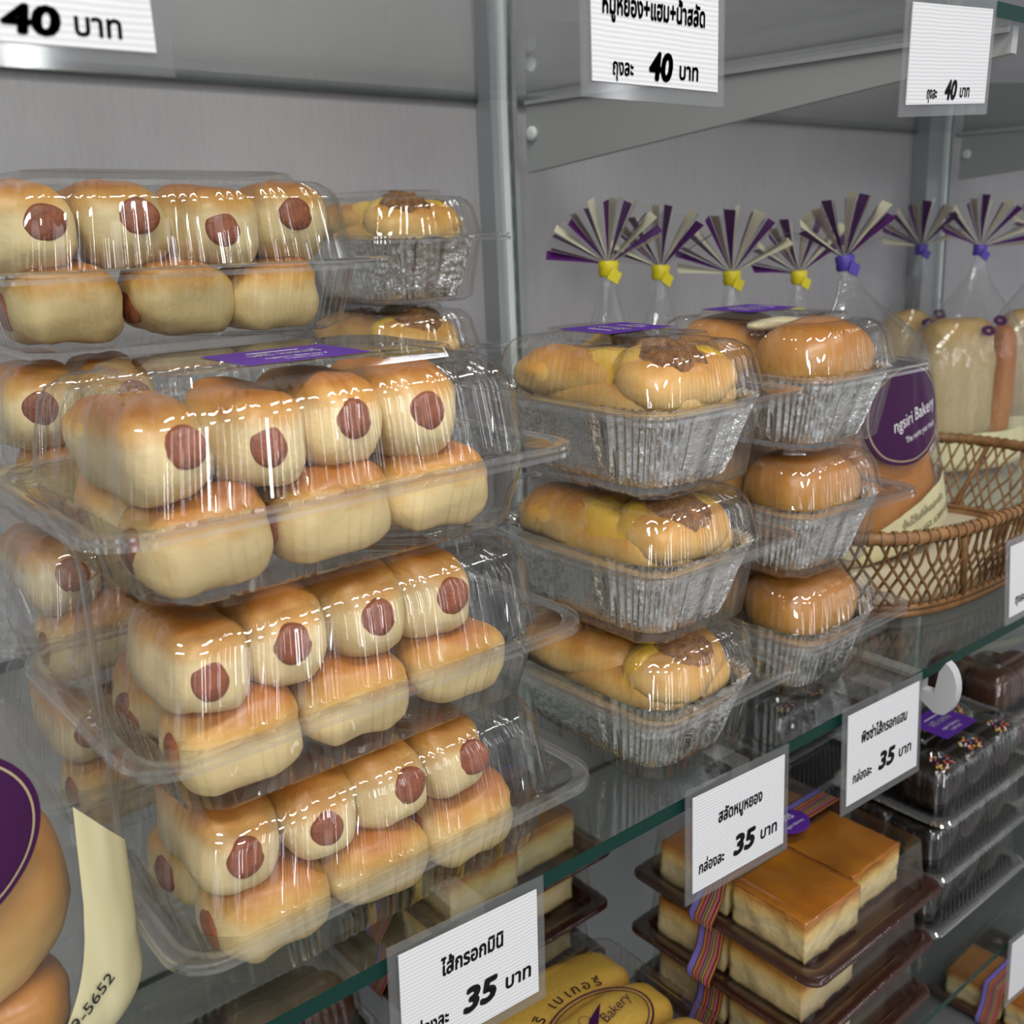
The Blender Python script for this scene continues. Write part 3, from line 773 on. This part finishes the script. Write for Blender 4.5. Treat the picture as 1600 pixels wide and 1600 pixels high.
# violet-tied pair and the one cut by the picture edge
VB = [(1.292, .392, .2825, (80, 80), 1, .058), (1.245, .290, .2805, (70, 85), 3, .088), (1.425, .285, .290, (80, 60), 2, .084)]
VL = ['bread bag with violet tie in front of the far shelf post', 'bread bag with violet tie, right of the one before the far post', 'bread bag cut off by the right picture edge, behind the basket']
for i, (x, y, z, sp, sd, bw) in enumerate(VB):
    h = z-.008-y*.0347
    t, f, p = bread_bag('bread_bag', MID @ TR(x, y, .0005, -.35), bw, .044, h, 0, 'tie_blue', VL[i], 'bread bag', 'bread bags with striped tops', .062, sp, sd, (-.05, .04, 0)[i],
        [('bow_print', 'plum', ('oval', .014, h*.70, .0120, .0060, .30), .0006, None), ('bow_print', 'plum', ('oval', -.008, h*.66, .0095, .0060, .25), .0006, None), ('base_band', 'pale', ('band', -bw*.97, bw*.97, .003, lambda px: .050), .0004, 'cream printed band round the bag foot')], vs=.50)
    o = blob(bw*.60, .028, .0960, (.75, .50), .006, 30, 70+i, nu=56, nv=36).obj('bread_loaf', 'paleloaf', None, True, None, MID @ TR(x-bw*.20, y+bw*.07, .0042, -.35))
    tag(o, ['pale loaf inside the violet-tied bag before the far post', 'pale loaf inside the second violet-tied bag', 'pale loaf inside the bag at the right picture edge'][i], 'bread', 'loaves in the bags')
    o = blob(bw*.17, .020, .0900, (.75, .55), .003, 26, 80+i).obj('bread_loaf', 'loaf', None, True, None, MID @ TR(x+bw*.54, y-bw*.19, .0042, -.35))
    tag(o, ['brown slice beside the pale loaf before the far post', 'brown slice beside the pale loaf in the second violet-tied bag', 'brown slice beside the pale loaf at the right picture edge'][i], 'bread', 'loaves in the bags')

# purple-labelled bags: one leaning in the basket, one large in the left foreground
def label_bag(m, w0, t0, h, neck, tie, label, lx, lz, lrx, lrz, band, texts, spread, lean, sd):
    t, onface, p = bread_bag('labelled_bread_bag', m, w0, t0, h, neck, tie, label, 'bread bag', None, .055, spread, sd, lean,
        [('label', 'plum', ('oval', lx, lz, lrx, lrz, .02), .0010, 'dark purple oval label'), ('label_outline', 'gold', ('oval', lx, lz, lrx*.93, lrz*.93, .975), .0013, None), ('base_band', 'pale', band, .0006, 'cream printed foot of the bag')], vs=.62)
    b = MB()
    f = pouch_fn(w0, t0, h, neck, .62)
    for u in (-1, 1): b.tube([f(u, v/40) for v in range(1, 40)], .00055, 5)
    b.obj('side_seam', 'lip', p)
    for nme, mat_, lines in texts:
        b = MB()
        for body, size, x, z, bold, shear, width, rot in lines:
            put_text(b, body, size, lambda px, py: onface(x+px, z+py, .0017), bold, shear, rot=rot, width=width)
        b.obj(nme, mat_, p, False)
    return t
def basket_bag_m(): return MID @ Matrix.Translation((.846, .150, .012)) @ Matrix.Rotation(-.18, 4, 'Z') @ Matrix.Rotation(-.10, 4, 'X') @ Matrix.Rotation(-.17, 4, 'Y')
label_bag(basket_bag_m(), .073, .030, .262, -.008, 'tie_blue', 'purple-labelled bread bag leaning in the wicker basket, behind the right stack', .012, .126, .052, .045,
          ('band', -.074, .074, .003, lambda px: .040+px*.25),
          [('label_lettering', 'white_ink', [('ngsiri Bakery', .016, .022, .118, 0, .25, .060, .12), ('The more you must', .008, .026, .104, 0, .15, .044, .12)]),
           ('band_lettering', 'ink', [('เก็บไว้ในที่เย็นและแห้ง', .009, .020, .030, 0, 0, .062, .16), ('โทร. 0-2898-1657, 0-2899-5652', .0075, .022, .016, 0, 0, .085, .16)])], (60, 70), .05, 2)
o = blob(.052, .022, .070, (.7, .55), .004, 30, 95, nu=48, nv=30).obj('bread_loaf', 'loaf', None, True, None, basket_bag_m() @ TR(.008, 0, .004)); tag(o, 'brown loaf inside the purple-labelled bag in the basket', 'bread', 'loaves in the bags')
def fg_band(px):
    q = (abs(px+.004)/.0575)**2.8
    if q < .999: return min(.104, .092-.083*(1-q)**(1/2.8))
    return max(.012, .106-.0*px-(px-.0565)*1.4) if px > 0 else .10
def fg_m(): return MID @ Matrix.Translation((.0250, .050, .0006)) @ Matrix.Rotation(.10, 4, 'Z')
label_bag(fg_m(), .0805, .036, .300, -.012, 'tie_yellow', 'purple-labelled bread bag in the left foreground, cut by the picture edge', .008, .1165, .0345, .0325,
          ('band', -.0805, .0795, .002, fg_band),
          [('band_lettering', 'ink', [('0-2898-1657, 0-2899-5652', .0080, .024, .012, .01, 0, .080, .45)]), ('label_lettering', 'white_ink', [('ngsiri Bakery', .014, .002, .108, 0, .25, .046, .12)])], (70, 70), 0, 1)
for (x, z, rx, ry, rz, lb) in ((.014, .036, .047, .027, .0420, 'big glazed bun inside the purple-labelled foreground bag'), (-.034, .004, .030, .025, .0185, 'lower left bun inside the purple-labelled foreground bag'), (.026, .004, .029, .025, .0175, 'lower right bun inside the purple-labelled foreground bag')):
    o = blob(rx, ry, rz, (.75, .75), .003, 40, int(x*1000)+99, nu=48, nv=30).obj('glazed_bun', 'milkbun', None, True, None, fg_m() @ TR(x-.004, 0, z)); tag(o, lb, 'bun', 'buns in the foreground bag')

# ------------------------------------------------------------------ wicker basket
def basket():
    t = thing('wicker_basket', MID @ TR(.858, .138, .0005, .02))
    LX, LY, H = .205, .112, .076
    def path(k, z, n=96, wob=0):
        """rounded rectangle outline, k=1 at the rim"""
        pts = []
        for i in range(n):
            a = 2*PI*i/n; e = .62
            x = math.copysign(abs(math.cos(a))**e, math.cos(a)); y = math.copysign(abs(math.sin(a))**e, math.sin(a))
            pts.append(Vector((LX*k*x, (LY-(1-k)*LX*.45)*y, z)))
        return pts
    def at(s, z):
        """outline point for angle s at height z"""
        q = z/H; k = .80+.20*q**.9
        e = .62; x = math.copysign(abs(math.cos(s))**e, math.cos(s)); y = math.copysign(abs(math.sin(s))**e, math.sin(s))
        return Vector((LX*k*x, (LY-(1-k)*LX*.45)*y, z))
    def arcs(n):
        """angles spaced evenly along the outline"""
        N = 1440; pts = [at(2*PI*i/N, H) for i in range(N+1)]; d = [0]
        for i in range(N): d.append(d[-1]+(pts[i+1]-pts[i]).length)
        out = []; j = 0
        for i in range(n):
            while d[j+1] < d[-1]*i/n: j += 1
            out.append(2*PI*j/N)
        return out
    AN = arcs(240)
    b = MB(); b.tube([at(s, H) for s in AN], .0052, 8, True); 
    for i in range(0, 240, 2):                                   # wrapping turns
        p0 = at(AN[i], H); p1 = at(AN[(i+1) % 240], H); d = (p1-p0).normalized(); u = d.cross(Vector((0, 0, 1))).normalized(); w_ = u.cross(d)
        for q in range(1):
            b.loft([[p0+d*dd+u*math.cos(2*PI*k/10)*.0061+w_*math.sin(2*PI*k/10)*.0061 for k in range(10)] for dd in (-.0018, .0018)])
    b.obj('rim', 'wicker', t, True, 60)
    b = MB(); b.tube([at(s, .004) for s in AN], .0045, 6, True); b.tube([at(s, .0095)*1.0 for s in AN], .0030, 6, True); b.obj('base_hoop', 'wicker', t)
    b = MB(); n = 92; A2 = arcs(n)
    def ang(i): i %= n; lo = int(i); fr = i-lo; a0 = A2[lo]; a1 = A2[(lo+1) % n]+(2*PI if lo+1 >= n else 0); return a0+(a1-a0)*fr
    rr = random.Random(5)
    for i in range(n):
        for sgn in (1, -1):
            j0 = rr.uniform(-.18, .18); pts = []
            for q in range(7):
                v = q/6; p = at(ang(i+j0+sgn*3.0*(v-.5)+.25*math.sin(v*PI)*sgn), .008+v*(H-.010)); nrm = Vector((p.x/LX**2, p.y/LY**2, 0)).normalized()
                pts.append(p+nrm*(.0016*sgn*math.cos(v*PI*3)))
            b.tube(pts, .00125, 5)
    b.obj('weave', 'wicker', t)
    for i in (14, 37, 60, 83, 3, 72):
        b = MB(); b.tube([at(ang(i+.9), .004)+Vector((0, 0, 0)), (at(ang(i), H*.5))*1.012, at(ang(i-.9), H*.98)*1.008], .0028, 6); b.obj('stake', 'wicker', t)
    b = MB(); b.add([at(s, .0042)*.985 for s in AN]+[Vector((at(s, .0042).x*.985, at(s, .0042).y*.985, .0022)) for s in AN], [tuple(range(240)), tuple(range(479, 239, -1))]+[(i, (i+1) % 240, 240+(i+1) % 240, 240+i) for i in range(240)])
    tag(b.obj('base_board', 'liner', t, False), 'cream board lining the basket')
    tag(t, 'brown open-weave wicker basket on the glass shelf at right', 'basket'); return t
basket()

# ------------------------------------------------------------------ lower shelf: custard cakes, rolls, chocolate cakes
def custard_box():
    L, Wd = .178, .180; per = .0030
    nx = int(L/per*4); ny = int(Wd/per*4)
    def rg(prof): return [ring(L/2-ix, Wd/2-iy, c, z, r, nx, ny, 5, a, per, 0, L-.03, Wd-.03) for ix, iy, c, z, r, a in prof]
    t = thing('clear_cake_box')
    b = MB(); b.loft(rg([(.0140, .0140, .010, .0008, 1, 0), (.0120, .0120, .011, .0030, 1, 0), (.0105, .0105, .012, .0100, 1, 0), (.0080, .0080, .012, .0108, 1, 0), (.0020, .0020, .012, .0104, 1, .0007), (.0004, .0004, .012, .0090, 1, .0007), (0, 0, .012, .0072, 1, 0)]), (True, False))
    b.obj('base_tray', 'brown_tray', t, True, 40)
    b = MB(); b.loft(rg([(.0012, .0012, .012, .0116, 1, 0), (.0050, .0050, .012, .0124, 1, 0), (.0080, .0080, .012, .0116, 1, 0), (.0115, .0115, .007, .0120, 1, 0), (.0150, .0150, .006, .0490, 1, 0), (.0162, .0162, .006, .0500, 1, 0)]), (False, True))
    b.obj('lid', 'clear', t, True, 35)
    b = MB(); pth = []                                              # ribbon loop, local y is its width
    for x, z in ((-.0900, .004), (-.0905, .010), (-.0860, .0160), (-.0790, .026), (-.0755, .046), (-.0725, .0512), (-.03, .0514), (.03, .0514), (.0725, .0512), (.0755, .046), (.0790, .026), (.0860, .0160), (.0905, .010), (.0900, .004)): pth.append((x, z))
    b.loft([[(x, y, z) for x, z in pth] for y in (-.012, .012)], closed=False)
    r = b.obj('ribbon', 'ribbon', t, True, 60, TR(0, .012, 0))
    b = MB(); b.loft([[(.019*k*math.cos(2*PI*i/28), .0155*k*math.sin(2*PI*i/28), z) for i in range(28)] for k, z in ((1, .0005), (1, .0012))], (False, True)); tg = b.obj('oval_tag', 'purple', r, False, None, TR(.012, -.004, .0514))
    b = MB(); put_text(b, 'งศิริ', .0085, lambda px, py: (px, py, .0014), .01, y=.001, width=.018); put_text(b, 'ngsiri Bakery', .004, lambda px, py: (px, py, .0014), y=-.007, width=.022); b.obj('tag_lettering', 'white_ink', tg, False)
    tag(t, 'x', 'cake box'); return t
def slice_(k, sx, sy, h):
    t = thing('custard_slice'); r = random.Random(k)
    def f(q, amp):
        n = noise.noise(Vector((q[0]*60+k*5, q[1]*60, q[2]*60)))*amp+noise.noise(Vector((q[0]*210+k, q[1]*210, q[2]*210)))*amp*.6
        return n
    def block(z0, z1, amp, nz, top):
        b = MB(); NX = 26; per = []
        for i in range(NX): per.append((-sx/2+sx*i/NX, -sy/2, 0, -1))
        for i in range(NX): per.append((sx/2, -sy/2+sy*i/NX, 1, 0))
        for i in range(NX): per.append((sx/2-sx*i/NX, sy/2, 0, 1))
        for i in range(NX): per.append((-sx/2, sy/2-sy*i/NX, -1, 0))
        rings = []
        for j in range(nz+1):
            z = z0+(z1-z0)*j/nz
            rings.append([(x+nx_*f((x, y, z), amp), y+ny_*f((x, y, z), amp), z) for x, y, nx_, ny_ in per])
        if top:
            for s_ in (.93, .6, .25): rings.append([(p[0]*s_, p[1]*s_, z1+.0006*(1-s_)+f((p[0]*s_, p[1]*s_, 1), .0005)) for p in rings[nz]])
        b.loft(rings, (True, True)); return b
    block(0, h, .0016, 12, False).obj('crumb', 'crumb', t)
    tag(block(h-.0008, h+.0014, .0012, 2, True).obj('glaze', 'caramel', t), 'glossy amber caramel top')
    tag(t, 'x', 'cake'); return t
SL = [slice_(k, .068, .066, .0335) for k in range(3)]
cb = custard_box()
def fill_custard(m, where, q=(0, 1, 2, 3)):
    spots = [(-.0345, -.0335, 0), (.037, -.024, 1), (-.0345, .0395, 2), (.037, .0445, 0)]
    nm = ['front left', 'front right', 'back left', 'back right']
    for i in q:
        x, y, k = spots[i]
        place(SL[k], m @ TR(x, y, .0035, (i % 2)*PI+.02*i), f'caramel-topped custard slice, {nm[i]} in the {where}', 'custard cake slices')
CS = [(.6185, .0955, .0004, .01), (.6165, .0965, .0514, .02), (.6175, .0955, .1024, .0)]
for i, p in enumerate(CS):
    m = LOW @ TR(*p); wh = ['lowest front custard box', 'middle front custard box', 'top front custard box'][i]
    fill_custard(m, wh, (0, 1, 2, 3) if i == 2 else (0, 1, 2))
    place(cb, m, ['brown-based custard cake box at the foot of the ribboned front stack', 'brown-based custard cake box, middle of the ribboned front stack', 'brown-based custard cake box topping the ribboned front stack'][i], 'ribboned custard cake boxes')
for i, z in enumerate((.0004, .0514, .1024)):
    m = LOW @ TR(.4480+.002*i, .3020, z, .01); wh = ['lowest rear custard box', 'middle rear custard box', 'top rear custard box'][i]
    fill_custard(m, wh, (0, 1) if i < 2 else (0, 1, 3))
    place(cb, m, ['custard cake box at the foot of the rear stack under the glass', 'custard cake box in the middle of the rear stack under the glass', 'custard cake box topping the rear stack, seen through the glass shelf'][i], 'ribboned custard cake boxes')
m = Matrix.Translation((1.150, .105, -.6245)); fill_custard(m, 'box on the base deck', (0, 2)); place(cb, m, 'custard cake box on the base deck at the bottom right corner', 'ribboned custard cake boxes')

def lowbox(name, L, Wd, H, per, basemat, amp=.0012):
    base = [(.012, .010, .010, .0010, .6, 0), (.010, .009, .011, .0034, .6, 1), (.0085, .0075, .012, .0058, .6, 1), (.001, .001, .016, .0062, 1, 0), (0, 0, .016, .0050, 1, 0)]
    lid = [(.0005, .0005, .016, .0068, 1, 0), (.003, .003, .015, .0082, 1, 0), (.006, .006, .014, .0070, 1, 0), (.0085, .0085, .012, .0076, .7, .3), (.0125, .0125, .012, H-.014, .7, 1), (.0150, .0150, .012, H-.0085, .7, 1), (.0195, .0195, .011, H-.0055, .7, .7), (.026, .026, .010, H-.0050, .7, 0), (.0275, .0275, .010, H-.0046, .7, 0), (.0295, .0295, .009, H-.0010, .7, 0), (.032, .032, .009, H, .7, 0)]
    return clamshell(name, L, Wd, base, lid, 0, per, (basemat, 'clear2'), 8, amp)
# yellow sponge rolls
yb, _ = lowbox('clear_roll_box', .212, .165, .0640, .0065, 'clear'); ym = LOW @ TR(.4180, .1270, .0004, .0); yb.matrix_basis = ym
tag(yb, 'clear box of yellow sponge rolls with oval purple logo, below the leftmost price card', 'cake box')
for i in range(3):
    o = blob(.090, .0250, .0300, (.5, .78), .0022, 34, 120+i, nu=56, nv=30).obj('sponge_roll', 'yellowcake', None, True, None, ym @ TR(0, -.048+.048*i, .0042))
    tag(o, ['yellow sponge roll at the front of the logo box', 'yellow sponge roll in the middle of the logo box', 'yellow sponge roll at the back of the logo box'][i], 'cake', 'yellow sponge rolls')
def lid_print():
    b = MB(); Z = .0643; c0, c1 = .012, -.010
    for rx, ry, w_ in ((.046, .030, .0008), (.0428, .0268, .0005)):
        n = 72
        b.loft([[(c0+(rx+d)*math.cos(2*PI*i/n), c1+(ry+d)*math.sin(2*PI*i/n), Z) for i in range(n)] for d in (-w_, w_)])
    b.add([(c0-.030, c1-.012, Z), (c0-.004, c1-.002, Z), (c0+.016, c1+.016, Z), (c0-.002, c1+.009, Z)], [(0, 1, 2, 3)])
    b.loft([[(c0-.006+r*math.cos(2*PI*i/24), c1+.010+r*math.sin(2*PI*i/24), Z+.0001) for i in range(24)] for r in (.0042, .0047)])
    fn = lambda px, py: (px, py, Z)
    put_text(b, 'Bakery', .0125, lambda px, py: (c0+.021+px, c1+.001+py, Z), 0, .25, rot=.18, width=.032)
    put_text(b, 'ngsiri', .0125, lambda px, py: (c0-.020+px, c1-.010+py, Z), 0, .25, rot=.18, width=.030)
    put_text(b, '0-2898-1657', .0045, lambda px, py: (c0+.026+px, c1-.034+py, Z), rot=.0)
    txt = ['ง', 'ศิ', 'ริ', ' ', 'เ', 'บ', 'เ', 'ก', 'อ', 'รี่']; a = 2.55
    for ch in txt:
        if ch == ' ': a -= .16; continue
        rx, ry = .0505, .0345
        px, py = c0+rx*math.cos(a), c1+ry*math.sin(a); ro = math.atan2(-ry*math.cos(a), rx*math.sin(a))
        put_text(b, ch, .0125, lambda x, y, px=px, py=py: (px+x, py+y, Z), .018, rot=ro); a -= .135 if ch in 'เ' else .185
    return b
tag(lid_print().obj('printed_logo', 'plum', next(c for c in bpy.data.objects if c.parent == yb and c.name.startswith('lid')), False), 'purple oval logo printed on the lid')

# chocolate cakes with sprinkles
def choc_cake(name, mat, k, sprinkle):
    t = thing(name)
    blob(.0265, .0225, .0225, (.55, .62), .0014, 40, 150+k).obj('sponge', mat, t)
    if sprinkle:
        r = random.Random(k); groups = {}
        for c in ('sp_yellow', 'sp_red', 'sp_blue', 'sp_white', 'sp_orange'): groups[c] = MB()
        for i in range(34):
            c = r.choice(list(groups)); b = groups[c]
            a, d = r.uniform(0, 2*PI), .0095*math.sqrt(r.random()); cx, cy = -.006+d*math.cos(a)*1.3, -.008+d*math.sin(a); q = .00115
            z = .0424-.10*max(0, -cy-.010)
            b.loft([[(cx+q*kk*math.cos(PI*j/3), cy+q*kk*math.sin(PI*j/3), z+zz*q) for j in range(6)] for kk, zz in ((.5, -.85), (1, 0), (.5, .85))], (True, True))
        allb = MB()
        for i, (c, b) in enumerate(groups.items()):
            allb.m = i; allb.add(b.v, b.f)
        tag(allb.obj('sprinkles', list(groups), t), 'coloured sugar sprinkles', kind='stuff')
    tag(t, 'x', 'cake'); return t
CK = [choc_cake('chocolate_cake', 'choc', 0, True), choc_cake('chocolate_cake', 'choc', 1, True)]
CB = [choc_cake('chocolate_sponge', 'choc_brown', 2, False)]
xb, _ = lowbox('clear_chocolate_box', .185, .118, .0560, .0062, 'black_tray'); tag(xb, 'x', 'cake box')
def fill_choc(m, where, cakes, q):
    nm = {(0, 0): 'front left', (1, 0): 'front middle', (2, 0): 'front right', (0, 1): 'back left', (1, 1): 'back middle', (2, 1): 'back right'}
    for (i, j) in q:
        place(cakes[(i+j) % len(cakes)], m @ TR(-.0510+.0515*i, -.0225+.0445*j, .0040, .05*(i-j)), f'{"dark glossy" if cakes is CK else "brown"} chocolate cake, {nm[(i, j)]} in the {where}', 'chocolate cakes in boxes')
A6 = [(0, 0), (1, 0), (2, 0), (0, 1), (1, 1), (2, 1)]
for i, p in enumerate([(.8560, .0970, .0004, 0), (.8555, .0975, .0570, .01), (.8560, .0970, .1136, 0)]):
    m = LOW @ TR(*p); wh = ['lowest sprinkle box', 'middle sprinkle box', 'top sprinkle box'][i]
    fill_choc(m, wh, CK, A6 if i == 2 else [(0, 0), (1, 0), (2, 0), (0, 1)])
    o = place(xb, m, ['clear box of sprinkled chocolate cakes at the foot of its stack', 'clear box of sprinkled chocolate cakes, middle of its stack', 'clear box of sprinkled chocolate cakes with purple sticker, top of its stack'][i], 'boxes of chocolate cakes')
sticker(o, .056, .040, -.004, -.002, .0565, 0)
for i, z in enumerate((.0004, .0570, .1136)):
    m = LOW @ TR(.8420, .2550, z, .01)
    if i == 2: fill_choc(m, 'dark box behind the price card', CK, [(0, 0), (1, 0)])
    place(xb, m, ['dark chocolate cake box at the foot of the stack behind the sprinkle boxes', 'dark chocolate cake box in the middle of the stack behind the sprinkle boxes', 'dark chocolate cake box on top of the stack behind the sprinkle boxes'][i], 'boxes of chocolate cakes')
for i, z in enumerate((.0004, .0570, .1136)):
    m = LOW @ TR(1.075, .1500, z, -.01)
    if i: fill_choc(m, ['', 'middle box under the basket', 'top box under the basket'][i], CB, [(0, 0), (1, 0), (0, 1)])
    place(xb, m, ['brown chocolate cake box at the foot of the stack below the basket', 'brown chocolate cake box in the middle of the stack below the basket', 'brown chocolate cake box topping the stack below the basket'][i], 'boxes of chocolate cakes')
m = LOW @ TR(.250, .330, .0004); fill_choc(m, 'lone box at lower left', CB, [(2, 0), (1, 0)]); place(xb, m, 'lone clear cake box seen below the glass edge at lower left', 'boxes of chocolate cakes')
